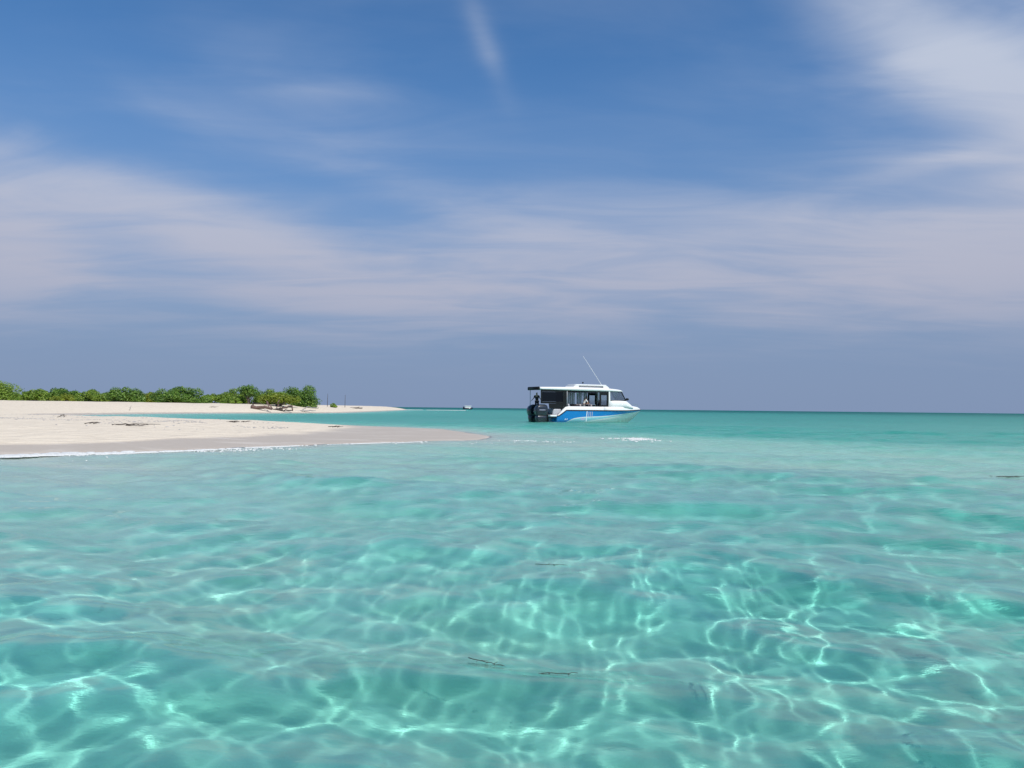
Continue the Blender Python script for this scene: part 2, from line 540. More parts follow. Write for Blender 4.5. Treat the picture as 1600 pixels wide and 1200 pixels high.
hz_ = height(np.array([c_[0] for c_ in cs]), np.array([c_[1] for c_ in cs]))
cs = [(a_, b_, max(0.02, float(h_) + 0.012), s_) for (a_, b_, c_, s_), h_ in zip(cs, hz_) if h_ < 0.12]
foam_patch('foam', 'broken line of white foam where ripples wash the near sand spit', cs)
cs = []
for i in range(420):
    a = random.gauss(0, 1); b_ = random.gauss(0, 1)
    px, py = 5.1 + 0.45 * a, 31.4 + 0.9 * b_ + 0.2 * a
    if fbm(np.array([px * 2.0]), np.array([py * 1.2]), 3, 5)[0] < 0.48: continue
    cs.append((px, py, 0.03 + 0.05 * math.exp(-b_ * b_), random.uniform(0.010, 0.045)))
foam_patch('foam', 'small patch of white breaking foam on the submerged sand bar', cs)
cs = []
t, x, y = along([(-47, 333), (-42, 325), (-33, 318), (-20, 322)], 900, 0)
for ti, xi, yi in zip(t, x, y):
    if fbm(np.array([ti * 0.5]), np.array([1.0]), 2, 9)[0] < 0.40: continue
    cs.append((xi + random.gauss(0, 0.4), yi + random.gauss(0, 1.5), 0.08, random.uniform(0.12, 0.4)))
foam_patch('foam', 'thin white surf line off the far tip of the island', cs)

# ------------------------------------------------------------------ shrubs and trees on the island
def leaf_mat(name, c1, c2, c3):
    m = bpy.data.materials.new(name); m.use_nodes = True
    T = NT(m.node_tree)
    g = T.n('ShaderNodeNewGeometry')
    oc = T.n('ShaderNodeTexCoord').outputs['Object']
    n = T.noise(oc, 0.9, 3, 0.5)
    c = T.mix(T.maprange(n, 0.35, 0.68), c1, c2)
    c = T.mix(T.math('MULTIPLY', T.maprange(g.outputs['Random Per Island'], 0.55, 1.0), 0.6), c, c3)
    d = T.n('ShaderNodeBsdfPrincipled', {'Base Color': c, 'Roughness': 0.5, 'Specular IOR Level': 0.35})
    t = T.n('ShaderNodeBsdfTranslucent', {'Color': T.mix(1.0, c, (1.25, 1.35, 0.6, 1), 'MULTIPLY')})
    s = T.n('ShaderNodeMixShader', {0: 0.28, 1: d, 2: t})
    T.n('ShaderNodeOutputMaterial', {'Surface': s})
    return m
leaf_dark = leaf_mat('leaves_dark', (0.068, 0.150, 0.029, 1), (0.146, 0.270, 0.040, 1), (0.271, 0.359, 0.073, 1))
leaf_mid = leaf_mat('leaves_mid', (0.110, 0.202, 0.027, 1), (0.219, 0.337, 0.043, 1), (0.371, 0.424, 0.088, 1))
leaf_lime = leaf_mat('leaves_lime', (0.140, 0.198, 0.018, 1), (0.238, 0.292, 0.028, 1), (0.334, 0.332, 0.076, 1))
bark_m, T, b = mat('bark', (0.16, 0.12, 0.09), 0.9)
T.set(b, 'Base Color', T.mix(T.noise(T.n('ShaderNodeTexCoord').outputs['Object'], 6, 4), (0.10, 0.075, 0.06, 1), (0.24, 0.19, 0.15, 1)))

def shrub(name, label, x, y, width, ztop, leaf, seed, base=0.15, depth=None, n=None, lean=0.0, clear=0.0):
    """one shrub: forked stems and a crown of leaf clumps; clear = height of bare stem"""
    r = np.random.default_rng(seed)
    z0 = zat(x, y)
    H = ztop - z0
    depth = depth or width * 0.8
    root = empty(name, (x, y, z0 - 0.05))
    tag(root, label, 'shrub' if H < 3.4 else 'tree', 'shrubs and trees on the island')
    width *= 1.36; H *= 1.13
    nb = int(7 + width * 2.2)
    cl = []
    for i in range(nb):                                      # clump centres in a lumpy dome
        for _ in range(30):
            u, v = r.uniform(-1, 1), r.uniform(-1, 1)
            if u * u + v * v < 1: break
        cap = math.sqrt(max(0.0, 1 - 0.55 * (u * u + v * v)))
        lo = clear / H
        w = lo + (0.97 - lo) * (0.08 + 0.92 * r.random() ** 0.7) * cap
        rad = (0.16 + 0.10 * r.random()) * min(width, 2.2 * H)
        rad = min(rad, 0.32 * H)
        cl.append((u * max(0.1, width / 2 - rad * 0.8), v * max(0.1, depth / 2 - rad * 0.8), max(rad * 0.55 + clear * 0.8, w * H - rad * 0.6), rad))
    cl.append((lean * 0.3, 0, H - 0.30 * H * 0.75, 0.30 * H * 0.8))
    st = MB()
    for (cx, cyy, cz, rad) in cl[: max(4, nb // 2)]:
        bx, by = r.normal(0, 0.18), r.normal(0, 0.18)
        midp = (bx * 0.5 + cx * 0.45 + r.normal(0, .1), by * .5 + cyy * 0.45, cz * 0.5)
        rr_ = 0.05 + 0.015 * H
        st.tube([(bx, by, -0.15), ((bx + midp[0]) / 2, (by + midp[1]) / 2, cz * 0.24), midp, (cx, cyy, cz)], [rr_ * 1.3, rr_, rr_ * 0.7, rr_ * 0.3], 6)
    st.build('trunk', bark_m, root)
    n = n or int(1100 * width)
    tot = sum(c_[3] ** 2 for c_ in cl)
    V, F = [], []
    for (cx, cyy, cz, rad) in cl:
        m = int(n * rad * rad / tot) + 20
        d = r.normal(0, 1, (m, 3)); d /= np.linalg.norm(d, axis=1)[:, None]
        rr_ = rad * (0.55 + 0.5 * r.random(m) ** 0.6) * (0.85 + 0.3 * r.random(m))
        P = d * rr_[:, None] * np.array([1.1, 1.0, 0.85]) + np.array([cx, cyy, cz])
        P[:, 2] = np.maximum(P[:, 2], 0.05 + 0.2 * r.random(m))
        nrm = d + r.normal(0, 0.55, (m, 3)) + np.array([0, 0, 0.45])
        nrm /= np.linalg.norm(nrm, axis=1)[:, None]
        a = np.cross(nrm, r.normal(0, 1, (m, 3))); a /= np.linalg.norm(a, axis=1)[:, None]
        b2 = np.cross(nrm, a)
        L = r.uniform(0.10, 0.20, m)[:, None]; Wd = L * r.uniform(0.42, 0.62, m)[:, None]
        o = len(V) * 1
        q = np.stack([P - a * L, P + b2 * Wd, P + a * L, P - b2 * Wd], 1).reshape(-1, 3)
        base_i = sum(len(v_) for v_ in V)
        V.append(q)
        F.append(np.arange(4 * m).reshape(-1, 4) + base_i)
    V = np.concatenate(V); F = np.concatenate(F)
    me = bpy.data.meshes.new('crown')
    me.vertices.add(len(V)); me.vertices.foreach_set('co', V.astype(np.float32).ravel())
    me.loops.add(F.size); me.loops.foreach_set('vertex_index', F.ravel().astype(np.int32))
    me.polygons.add(len(F)); me.polygons.foreach_set('loop_start', np.arange(0, F.size, 4, dtype=np.int32))
    me.update(calc_edges=True)
    mesh_obj('crown', me, leaf, root)
    return root

shrub('island_tree', 'tall green tree at the left edge of the picture, leftmost on the island', -94.0, 140, 7.6, 5.25, leaf_mid, 1)
shrub('island_shrub', 'low green shrub just right of the tall tree at the left edge', -93.6, 148, 4.6, 3.35, leaf_mid, 2)
shrub('island_shrub', 'rounded green shrub with the left of two even humps', -89.6, 146, 4.6, 3.85, leaf_mid, 3)
shrub('island_shrub', 'rounded dark shrub with the right of two even humps', -86.2, 147, 5.6, 3.95, leaf_dark, 4)
shrub('island_shrub', 'broad low shrub spreading left of the dark domed tree', -79.6, 146, 8.4, 3.85, leaf_mid, 5)
shrub('island_tree', 'dark domed tree left of the small pale green shrub', -70.2, 140, 5.6, 4.2, leaf_dark, 6)
shrub('island_shrub', 'small pale green shrub left of the widest dark tree', -67.6, 144, 4.6, 3.45, leaf_lime, 7)
shrub('island_tree', 'widest dark green domed tree in the middle of the island', -58.6, 136, 7.8, 4.25, leaf_dark, 8)
shrub('island_shrub', 'lowest green shrub right of the widest dark tree', -57.0, 147, 5.4, 3.3, leaf_mid, 9)
shrub('island_tree', 'green tree whose crown touches the taller open tree with bare stems', -52.8, 146, 4.7, 4.25, leaf_mid, 10)
shrub('island_tree', 'tall open tree on bare stems with sky showing below its crown', -48.9, 143, 3.3, 4.85, leaf_dark, 11, clear=2.0, n=2200)
shrub('island_shrub', 'rounded green shrub behind the brown driftwood log', -45.9, 146, 5.4, 4.3, leaf_mid, 12)
shrub('leaning_shrub', 'yellow green shrub on crooked bare stems at the water line by the driftwood', -41.6, 137.5, 5.6, 3.3, leaf_lime, 13, clear=1.0, n=4200)
shrub('island_tree', 'dark tree behind the yellow green shrub at the water line', -42.6, 150, 4.6, 4.55, leaf_dark, 14)
shrub('island_tree', 'tall steep-sided tree at the right end of the row', -38.5, 146, 4.0, 4.9, leaf_dark, 15, n=4200)
shrub('island_shrub', 'tiny shrub alone on the sand between the two thin poles', -38.9, 168, 1.2, 1.95, leaf_mid, 16, n=400)
shrub('island_shrub', 'small light green shrub filling the gap before the broad low shrub', -83.0, 143, 4.0, 3.0, leaf_lime, 17)
shrub('island_shrub', 'small green shrub tucked between the widest dark tree and the pale one', -63.6, 145, 4.0, 3.3, leaf_mid, 18)
shrub('island_shrub', 'small dark shrub below the crown of the tall open tree', -51.5, 142, 3.2, 2.7, leaf_mid, 19)

# ------------------------------------------------------------------ driftwood at the water line
wood_m, T, b = mat('driftwood', (0.3, 0.2, 0.16), 0.9)
oc = T.n('ShaderNodeTexCoord').outputs['Object']
T.set(b, 'Base Color', T.mix(T.noise(T.vmath('MULTIPLY', oc, (1, 6, 6)), 2.0, 5), (0.07, 0.04, 0.032, 1), (0.24, 0.15, 0.12, 1)))
grey_wood, T, b = mat('bleached_wood', (0.5, 0.46, 0.42), 0.9)
oc = T.n('ShaderNodeTexCoord').outputs['Object']
T.set(b, 'Base Color', T.mix(T.noise(oc, 3.0, 5), (0.16, 0.14, 0.13, 1), (0.58, 0.54, 0.50, 1)))
dark_wood, T, b = mat('dark_wood', (0.05, 0.04, 0.035), 0.85)
oc = T.n('ShaderNodeTexCoord').outputs['Object']
T.set(b, 'Base Color', T.mix(T.noise(oc, 5.0, 4), (0.025, 0.02, 0.018, 1), (0.09, 0.07, 0.055, 1)))

def crooked(p0, p1, r0, r1, bend=0.15, seg=6, seed=0):
    rr_ = random.Random(seed)
    p0, p1 = Vector(p0), Vector(p1); L = (p1 - p0).length
    pts = []
    for i in range(seg + 1):
        t_ = i / seg
        p = p0.lerp(p1, t_)
        if 0 < i < seg:
            p += Vector((rr_.uniform(-1, 1), rr_.uniform(-1, 1), rr_.uniform(-0.6, 1))) * bend * L * 0.35
        pts.append(p)
    return pts, [r0 + (r1 - r0) * i / seg for i in range(seg + 1)]

lx, ly = -41.5, 127.4
root = empty('driftwood_log', (lx, ly, zat(lx, ly)))
tag(root, 'thick reddish brown driftwood log lying across the water line left of the roots', 'driftwood')
m = MB(); m.tube(*crooked((-1.7, 0.4, 0.55), (1.9, -0.3, 0.25), 0.33, 0.20, 0.20, 9, 3), 9); m.build('trunk', wood_m, root)
m = MB(); m.tube(*crooked((-1.5, 0.5, 1.15), (0.3, 0.5, 1.02), 0.10, 0.06, 0.12, 5, 4), 7)
m.tube(*crooked((-1.4, 0.4, 0.6), (-1.5, 0.5, 1.15), 0.14, 0.10, 0.1, 3, 4), 7); m.build('branch', dark_wood, root)
m = MB(); m.tube(*crooked((1.2, 0.4, 0.3), (0.4, 1.5, 1.6), 0.11, 0.07, 0.2, 5, 5), 7); m.build('branch', wood_m, root)

lx, ly = -39.3, 130.8
root = empty('driftwood_roots', (lx, ly, zat(lx, ly)))
tag(root, 'tangle of dark driftwood roots arching along the water line below the yellow green shrub', 'driftwood')
for k, (a, b_, r0, r1, sd) in enumerate([((-1.9, 0, 0.05), (0.2, 0.2, 0.35), 0.20, 0.14, 1), ((-0.2, 0, 0.2), (1.9, 0.2, 0.85), 0.18, 0.12, 2),
                                         ((1.9, 0.2, 0.9), (2.1, 0, 0.0), 0.13, 0.10, 3), ((-0.6, 0.3, 0.1), (-0.7, 1.2, 1.9), 0.10, 0.07, 4),
                                         ((-1.6, -0.2, 0.0), (2.0, -0.2, 0.12), 0.14, 0.10, 5), ((-2.6, 0.6, 1.6), (-1.3, 0.1, 0.1), 0.08, 0.12, 6)]):
    m = MB(); m.tube(*crooked(a, b_, r0, r1, 0.22, 7, sd), 7); m.build('root', dark_wood if k in (4, 0) else wood_m, root)

lx, ly = -36.6, 134.8
root = empty('driftwood_branch', (lx, ly, zat(lx, ly)))
tag(root, 'bleached grey driftwood branches by the water below the right-hand tree', 'driftwood')
for k, (a, b_, r0, r1, sd) in enumerate([((-1.6, 0, 0.05), (0.4, 0, 0.15), 0.15, 0.10, 1), ((-0.3, 0, 0.1), (0.8, 0.3, 0.85), 0.09, 0.06, 2),
                                         ((0.8, 0.3, 0.85), (2.6, 0.3, 0.6), 0.06, 0.04, 3), ((0.3, 0.1, 0.1), (2.3, 0, 0.2), 0.12, 0.06, 4)]):
    m = MB(); m.tube(*crooked(a, b_, r0, r1, 0.18, 6, sd), 7); m.build('branch', grey_wood, root)

# ------------------------------------------------------------------ thin poles and small things on the sand
pole_m, T, b = mat('weathered_pole', (0.07, 0.065, 0.07), 0.8)
def pole(x, y, ztop, label, cap):
    z0 = zat(x, y)
    root = empty('thin_pole', (x, y, z0 - 0.4))
    tag(root, label, 'pole', 'poles on the island tip')
    m = MB(); m.tube([(0, 0, 0), (0.02, 0, (ztop - z0) / 2 + 0.4), (0.05, 0, ztop - z0 + 0.4)], [0.065, 0.055, 0.045], 8); m.build('shaft', pole_m, root)
    m = MB()
    if cap: m.tube([(0.05, 0, ztop - z0 + 0.40), (0.06, 0, ztop - z0 + 0.62)], [0.03, 0.012], 6)
    else: m.tube([(0.05, 0, ztop - z0 + 0.36), (0.05, 0, ztop - z0 + 0.46)], [0.075, 0.06], 8)
    m.build('tip', pole_m, root)
pole(-40.73, 170, 3.9, 'thin dark pole nearest the tall end tree on the island', True)
pole(-40.1, 185, 3.95, 'thin dark pole farther right, standing alone near the low dark log', False)
lx, ly = -38.9, 192
m = MB(); m.tube(*crooked((-1.4, 0, 0.12), (1.6, 0.3, 0.16), 0.16, 0.12, 0.06, 6, 8), 8)
m.tube(*crooked((0.3, 0, 0.2), (0.9, 0.2, 0.5), 0.06, 0.03, 0.1, 3, 2), 6)
o = m.build('beached_log', dark_wood); o.location = (lx, ly, zat(lx, ly)); tag(o, 'low dark log on the sand crest right of the two thin poles', 'log')
lx, ly = -50.4, 101.5
m = MB(); m.tube(*crooked((0, 0, -0.1), (0.22, 0, 0.62), 0.05, 0.03, 0.08, 4, 3), 6); m.tube(*crooked((0.1, 0, 0.28), (-0.12, 0.05, 0.42), 0.025, 0.012, 0.1, 3, 4), 6)
o = m.build('upright_stick', grey_wood); o.location = (lx, ly, zat(lx, ly)); tag(o, 'short grey stick standing upright on the far beach beside the lagoon', 'stick')

def debris(x, y, label, length, seed, name='driftwood_twig', material=dark_wood, flat=0.05):
    rr_ = random.Random(seed)
    m = MB()
    for k in range(7):
        x0 = rr_.uniform(-0.5, 0.35) * length; ang = rr_.gauss(0, 0.35)
        L = length * rr_.uniform(0.2, 0.6)
        m.tube(*crooked((x0, rr_.gauss(0, 0.10), flat * rr_.random()), (x0 + L * math.cos(ang), L * math.sin(ang), flat * rr_.random() + 0.03), 0.018, 0.006, 0.12, 5, seed * 10 + k), 5)
    o = m.build(name, material)
    o.location = (x, y, zat(x, y) + 0.01)
    return tag(o, label, 'driftwood')
debris(-14.6, 29.3, 'dark branchy wrack lying on the near sand spit', 1.3, 5)
debris(-16.6, 30.5, 'small dark twig bundle left of the branchy wrack on the spit', 0.5, 6)
debris(-24.5, 42.0, 'lone dark lump of driftwood on the upper sand at left', 0.6, 7, flat=0.15)
debris(-12.9, 36.0, 'thin dark twigs on the spit beside the lagoon edge', 0.9, 8)
debris(-8.9, 38.5, 'few dark twigs on the spit nearest the boat', 0.7, 9)
debris(-47.4, 121.0, 'dark twigs on the island beach left of the brown log', 1.6, 10, flat=0.2)
# scattered bits of dry weed along the strand line
vs, fs = [], []
for i in range(2600):
    q = random.random()
    x_ = -38 + 33 * q + random.gauss(0, 1.0)
    y_ = (33.0 + 9.5 * (1 - q) ** 1.5 + random.gauss(0, 0.9)) if random.random() < 0.6 else random.uniform(28, 60)
    if vnoise(np.array([x_ * 0.8]), np.array([y_ * 0.8]), 4)[0] < 0.55: continue
    h_ = zat(x_, y_)
    if h_ < 0.27: continue
    a = random.random() * 6.28; L = random.uniform(0.02, 0.11); w_ = L * 0.3
    o_ = len(vs); ca, sa = math.cos(a), math.sin(a)
    for (u, v, zz) in ((-L, -w_, 0), (L, -w_, 0), (L, w_, 0), (-L, w_, 0), (0, 0, 0.035)):
        vs.append((x_ + u * ca - v * sa, y_ + u * sa + v * ca, h_ + zz))
    fs += [(o_, o_ + 1, o_ + 4), (o_ + 1, o_ + 2, o_ + 4), (o_ + 2, o_ + 3, o_ + 4), (o_ + 3, o_, o_ + 4)]
me = bpy.data.meshes.new('dry_weed'); me.from_pydata(vs, [], fs)
tag(mesh_obj('dry_weed', me, grey_wood), 'scattered bits of dry weed along the strand line', kind='stuff')

# floating bits on the near water
def floating(x, y, length, label, seed, name='floating_twig', ang=0.0):
    rr_ = random.Random(seed)
    m = MB()
    m.tube(*crooked((-length / 2, 0, 0), (length / 2, 0.0, 0), 0.0024, 0.0014, 0.06, 8, seed), 5)
    for k in range(4):
        x0 = rr_.uniform(-0.3, 0.45) * length
        m.tube(*crooked((x0, 0, 0), (x0 + rr_.uniform(-.12, .2) * length, rr_.choice((-1, 1)) * length * rr_.uniform(.05, .16), 0), 0.0018, 0.001, 0.1, 4, seed + k), 5)
    o = m.build(name, dark_wood)
    o.location = (x, y, water_z(x, y) + 0.004); o.rotation_euler = (0, 0, ang)
    return tag(o, label, 'twig', 'twigs afloat on the near water')
floating(0.33, 6.17, 0.26, 'farthest thin dark twig afloat on the near water, with side shoots', 3, ang=-0.15)
floating(0.24, 3.82, 0.20, 'nearest thin dark twig afloat on the clear water in front', 5, ang=0.1)
floating(-0.12, 4.12, 0.24, 'thin slanting twig afloat left of the nearest one', 9, ang=-0.6)
m = MB()
for k in range(12):
    a = random.uniform(-0.45, 0.45); c0 = (random.gauss(0, 0.16), random.gauss(0, 0.07), 0)
    m.tube(*crooked(c0, (c0[0] + 0.25 * math.cos(a), c0[1] + 0.25 * math.sin(a), 0.003), 0.005, 0.003, 0.2, 4, k), 5)
o = m.build('floating_weed', dark_wood); o.location = (10.0, 15.6, water_z(10.0, 15.6) + 0.005)
tag(o, 'dark raft of weed afloat near the right edge of the picture', 'weed')

# ------------------------------------------------------------------ the moored speedboat
def gelcoat(name, c, rough=0.25):
    m, T, b = mat(name, c, rough)
    oc = T.n('ShaderNodeTexCoord').outputs['Object']
    n = T.noise(oc, 1.7, 5, 0.6)
    T.set(b, 'Base Color', T.mix(T.math('MULTIPLY', T.maprange(n, 0.4, 0.8), 0.25), (*c, 1), (c[0] * 0.8, c[1] * 0.79, c[2] * 0.75, 1)))
    T.set(b, 'Roughness', T.math('ADD', rough, T.math('MULTIPLY', n, 0.15)))
    return m
white_m = gelcoat('white_gelcoat', (0.80, 0.79, 0.76))
grey_m = gelcoat('grey_gelcoat', (0.42, 0.41, 0.43), 0.5)
black_m, T, b = mat('black_trim', (0.007, 0.008, 0.009), 0.6)
T.set(b, 'Specular IOR Level', 0.25)
engine_m, T, b = mat('engine_black', (0.018, 0.021, 0.028), 0.28)
T.set(b, 'Coat Weight', 0.5)
steel_m, T, b = mat('steel', (0.6, 0.6, 0.6), 0.25, Metallic=1.0)
mark_m, T, b = mat('vinyl_white', (0.78, 0.80, 0.84), 0.4)
mark2_m, T, b = mat('vinyl_lilac', (0.45, 0.45, 0.58), 0.4)
curtain_m, T, b = mat('curtain', (0.60, 0.66, 0.64), 0.9)
T.n('ShaderNodeOutputMaterial', {'Surface': T.n('ShaderNodeMixShader', {0: 0.5, 1: b, 2: T.n('ShaderNodeBsdfTranslucent', {'Color': (0.7, 0.76, 0.74, 1)})})}).is_active_output = True
cush_m, T, b = mat('cushion', (0.34, 0.29, 0.29), 0.8)
def glass_mat(name, tint, dark):
    """thin pane: lets light straight through with a tint, mirrors by angle"""
    m = bpy.data.materials.new(name); m.use_nodes = True
    T = NT(m.node_tree)
    tr = T.n('ShaderNodeBsdfTransparent', {'Color': (*tint, 1)})
    g = T.n('ShaderNodeBsdfGlossy', {'Color': (1, 1, 1, 1), 'Roughness': 0.04})
    f = T.n('ShaderNodeFresnel', {'IOR': 1.5})
    s = T.n('ShaderNodeMixShader', {0: T.math('ADD', f.outputs[0], dark), 1: tr, 2: g})
    T.n('ShaderNodeOutputMaterial', {'Surface': s})
    return m
tint_glass = glass_mat('tinted_glass', (0.07, 0.085, 0.085), 0.0)
clear_glass = glass_mat('cabin_glass', (0.86, 0.88, 0.87), 0.20)

# painted hull: blue above a sweeping white line, turquoise band, white bottom
hull_m, T, b = mat('hull_paint', (0.8, 0.8, 0.8), 0.22)
oc = T.n('ShaderNodeTexCoord').outputs['Object']
sp = T.n('ShaderNodeSeparateXYZ', {0: oc})
U, Zc = sp.outputs[0], sp.outputs[2]
def curve(pts):
    nd = T.n('ShaderNodeFloatCurve', {1: T.math('DIVIDE', T.math('ADD', U, 5.0), 11.0)})
    cv = nd.mapping.curves[0]
    while len(cv.points) < len(pts): cv.points.new(0.5, 0.5)
    for p, (u, z) in zip(cv.points, pts):
        p.location = ((u + 5.0) / 11.0, (z + 0.6) / 2.0)
    nd.mapping.update()
    return T.math('SUBTRACT', T.math('MULTIPLY', nd.outputs[0], 2.0), 0.6)
c1 = curve([(-5.0, -0.6), (-3.0, -0.25), (-2.35, 0.02), (-1.5, 0.38), (-0.5, 0.50), (1.1, 0.57), (4.0, 0.84), (5.7, 1.06), (6.0, 1.15)])
c2 = curve([(-5.0, -0.6), (-2.0, -0.30), (-0.9, -0.03), (0.0, 0.15), (1.1, 0.31), (4.0, 0.72), (5.7, 0.98), (6.0, 1.08)])
above = lambda c_, off, w=0.012: T.maprange(T.math('SUBTRACT', Zc, T.math('ADD', c_, off)), -w, w)
white = (0.78, 0.80, 0.78, 1); turq = (0.30, 0.60, 0.66, 1); blue = (0.006, 0.21, 0.56, 1)
colr = T.mix(above(c2, 0.035), white, turq)
colr = T.mix(above(c1, -0.045), colr, white)
colr = T.mix(above(c1, 0.035), colr, blue)
T.set(b, 'Base Color', colr); T.set(b, 'Coat Weight', 0.4)

BX, BY, BA = 6.82, 73.0, R(25.0)
boat = empty('speedboat', (BX, BY, 0.0), BA)
boat.scale = (1.08, 1.0, 0.98)
tag(boat, 'white cabin speedboat with a blue striped hull and two black outboards moored off the spit', 'boat')

def itp(u, pts):
    return float(np.interp(u, [p[0] for p in pts], [p[1] for p in pts]))
half = lambda u: itp(u, [(-4, 1.40), (-2, 1.43), (1, 1.43), (2, 1.38), (3, 1.22), (4, 0.93), (4.7, 0.65), (5.3, 0.37), (5.7, 0.17), (5.93, 0.03)])
chb = lambda u: itp(u, [(-4, 1.25), (0, 1.25), (1, 1.2), (2, 1.05), (3, 0.78), (4, 0.42), (4.7, 0.17), (5.3, 0.08), (5.93, 0.01)])
chz = lambda u: itp(u, [(-4, 0.03), (0, 0.05), (1, 0.12), (2, 0.22), (3, 0.36), (4, 0.52), (4.7, 0.68), (5.3, 0.88), (5.7, 1.04), (5.93, 1.14)])
kz = lambda u: itp(u, [(-4, -0.45), (2, -0.45), (3, -0.38), (4, -0.20), (4.7, 0.05), (5.3, 0.52), (5.7, 0.90), (5.93, 1.10)])
rz_ = lambda u: itp(u, [(-4, 0.60), (-3.15, 0.60), (-2.45, 1.12), (3, 1.12), (4, 1.13), (5, 1.17), (5.93, 1.22)])
gz = lambda u: itp(u, [(-4, 0.66), (-3.15, 0.68), (-2.55, 1.42), (-2.25, 1.50), (2, 1.50), (3, 1.52), (4, 1.57), (5, 1.57), (5.6, 1.48), (5.93, 1.30)])
us = [-3.35, -3.15, -2.95, -2.7, -2.45, -2.2, -1.5, -0.5, 0.5, 1.25, 2, 2.5, 3, 3.5, 4, 4.35, 4.7, 5.0, 5.3, 5.55, 5.75, 5.93]
rings = []
for u in us:
    h, cb, cz, k_, rz = half(u), chb(u), chz(u), kz(u), rz_(u)
    side = [(0, k_), (cb, cz), (cb + (h - cb) * 0.35, cz + (rz - cz) * 0.33), (cb + (h - cb) * 0.75, cz + (rz - cz) * 0.7), (h, rz)]
    ring = [(u, -y_, z_) for (y_, z_) in reversed(side[1:])] + [(u, 0, k_)] + [(u, y_, z_) for (y_, z_) in side[1:]]
    rings.append(ring)
m = MB(); m.loft(rings, closed=False, caps=False)
n0 = len(rings[0]); m.f.append(tuple(range(n0))); m.sm.append(False)
hull = m.build('hull', hull_m, boat)
hull['label'] = 'blue hull with a white sweep line and pale turquoise band'
# black rubbing strake along the sheer
m = MB()
for s in (-1, 1):
    path = [(u, s * (half(u) + 0.012), rz_(u) + 0.02) for u in us]
    m.tube(path, 0.045, 6)
m.build('rub_rail', black_m, boat)
# white topsides above the strake, with side decks; a cockpit aft, a closed foredeck ahead
rings = []
for u in [x_ for x_ in us if x_ <= 1.26]:
    h, rz, g = half(u), rz_(u), gz(u)
    fl = 0.72 if u > -2.6 else min(0.55, g - 0.06)
    s_ = [(h + 0.004, rz + 0.045), (h - 0.01, rz + 0.5 * (g - rz)), (h - 0.07, g - 0.03), (h - 0.11, g), (h - 0.30, g), (h - 0.32, fl)]
    rings.append([(u, -y_, z_) for y_, z_ in s_] + [(u, y_, z_) for y_, z_ in reversed(s_)])
m = MB(); m.loft(rings, closed=False, caps=False)
rings = []
for u in [x_ for x_ in us if x_ >= 1.25]:
    h, rz, g = half(u), rz_(u), gz(u)
    k_ = min(1.0, h / 0.5)
    s_ = [(h + 0.004 * k_, rz + 0.045), (h - 0.01 * k_, rz + 0.5 * (g - rz)), (h - 0.07 * k_, g - 0.03), (h - 0.13 * k_, g), (h * 0.4, g + 0.04 * k_)]
    rings.append([(u, -y_, z_) for y_, z_ in s_] + [(u, y_, z_) for y_, z_ in reversed(s_)])
m.loft(rings, closed=False, caps=False)
m.f.append(tuple(len(m.v) - len(rings) * 10 + i for i in range(10))); m.sm.append(False)
m.build('deck', white_m, boat)
m = MB(); m.loft([rrect(-3.55, 0, z_, 0.42, 1.38 + dz_, 0.12) for z_, dz_ in ((0.52, -0.03), (0.56, 0), (0.66, 0), (0.69, -0.03))]); m.build('stern_platform', white_m, boat)
m = MB(); m.box((-3.93, -1.36, 0.44), (-3.2, 1.36, 0.518)); m.build('platform_trim', black_m, boat)
m = MB(); m.box((-4.75, -0.42, 0.95), (-3.9, 0.42, 1.03)); m.box((-4.2, -0.3, 0.3), (-3.7, 0.3, 0.96)); m.build('engine_bracket', grey_m, boat, 0.02)
m = MB(); m.loft([rrect(-3.15, 0, z_, 0.45 - i_ * 0.03, 1.05, 0.1) for i_, z_ in enumerate((0.66, 0.9, 1.12, 1.26))]); m.build('stern_bench', grey_m, boat)

# forward cabin trunk
tr_ = [(1.98, 1.12, 2.10), (2.6, 1.10, 2.12), (3.2, 1.02, 2.13), (3.86, 0.90, 2.12), (4.1, 0.86, 1.98), (4.4, 0.78, 1.78), (4.68, 0.68, 1.60), (4.8, 0.60, 1.50)]
rings = []
for (u, w_, zt) in tr_:
    zb = 1.40
    s_ = [(w_ + 0.06, zb), (w_ + 0.02, (zb + zt) / 2), (w_, zt - 0.05), (w_ - 0.06, zt), (0.3, zt + 0.03)]
    rings.append([(u, -y_, z_) for y_, z_ in s_] + [(u, y_, z_) for y_, z_ in reversed(s_)])
m = MB(); m.loft(rings); m.build('cabin_trunk', white_m, boat)
# roof
rings = []
for (u, w_, z0, z1) in [(-4.86, 1.06, 3.06, 3.26), (-4.6, 1.10, 3.04, 3.31), (-3, 1.16, 3.02, 3.34), (-1, 1.18, 3.0, 3.36), (1, 1.18, 2.99, 3.35), (2.1, 1.14, 2.98, 3.30), (2.9, 1.06, 2.97, 3.24), (3.3, 0.98, 2.97, 3.19), (3.52, 0.88, 2.99, 3.10)]:
    s_ = [(w_ - 0.10, z0), (w_, z0 + 0.04), (w_, z0 + 0.16 * (z1 - z0) / 0.3), (w_ - 0.06, z1 - 0.06), (w_ - 0.25, z1 - 0.02), (0.4, z1)]
    rings.append([(u, -y_, z_) for y_, z_ in s_] + [(u, y_, z_) for y_, z_ in reversed(s_)])
m = MB(); m.loft(rings); roof = m.build('roof', white_m, boat)
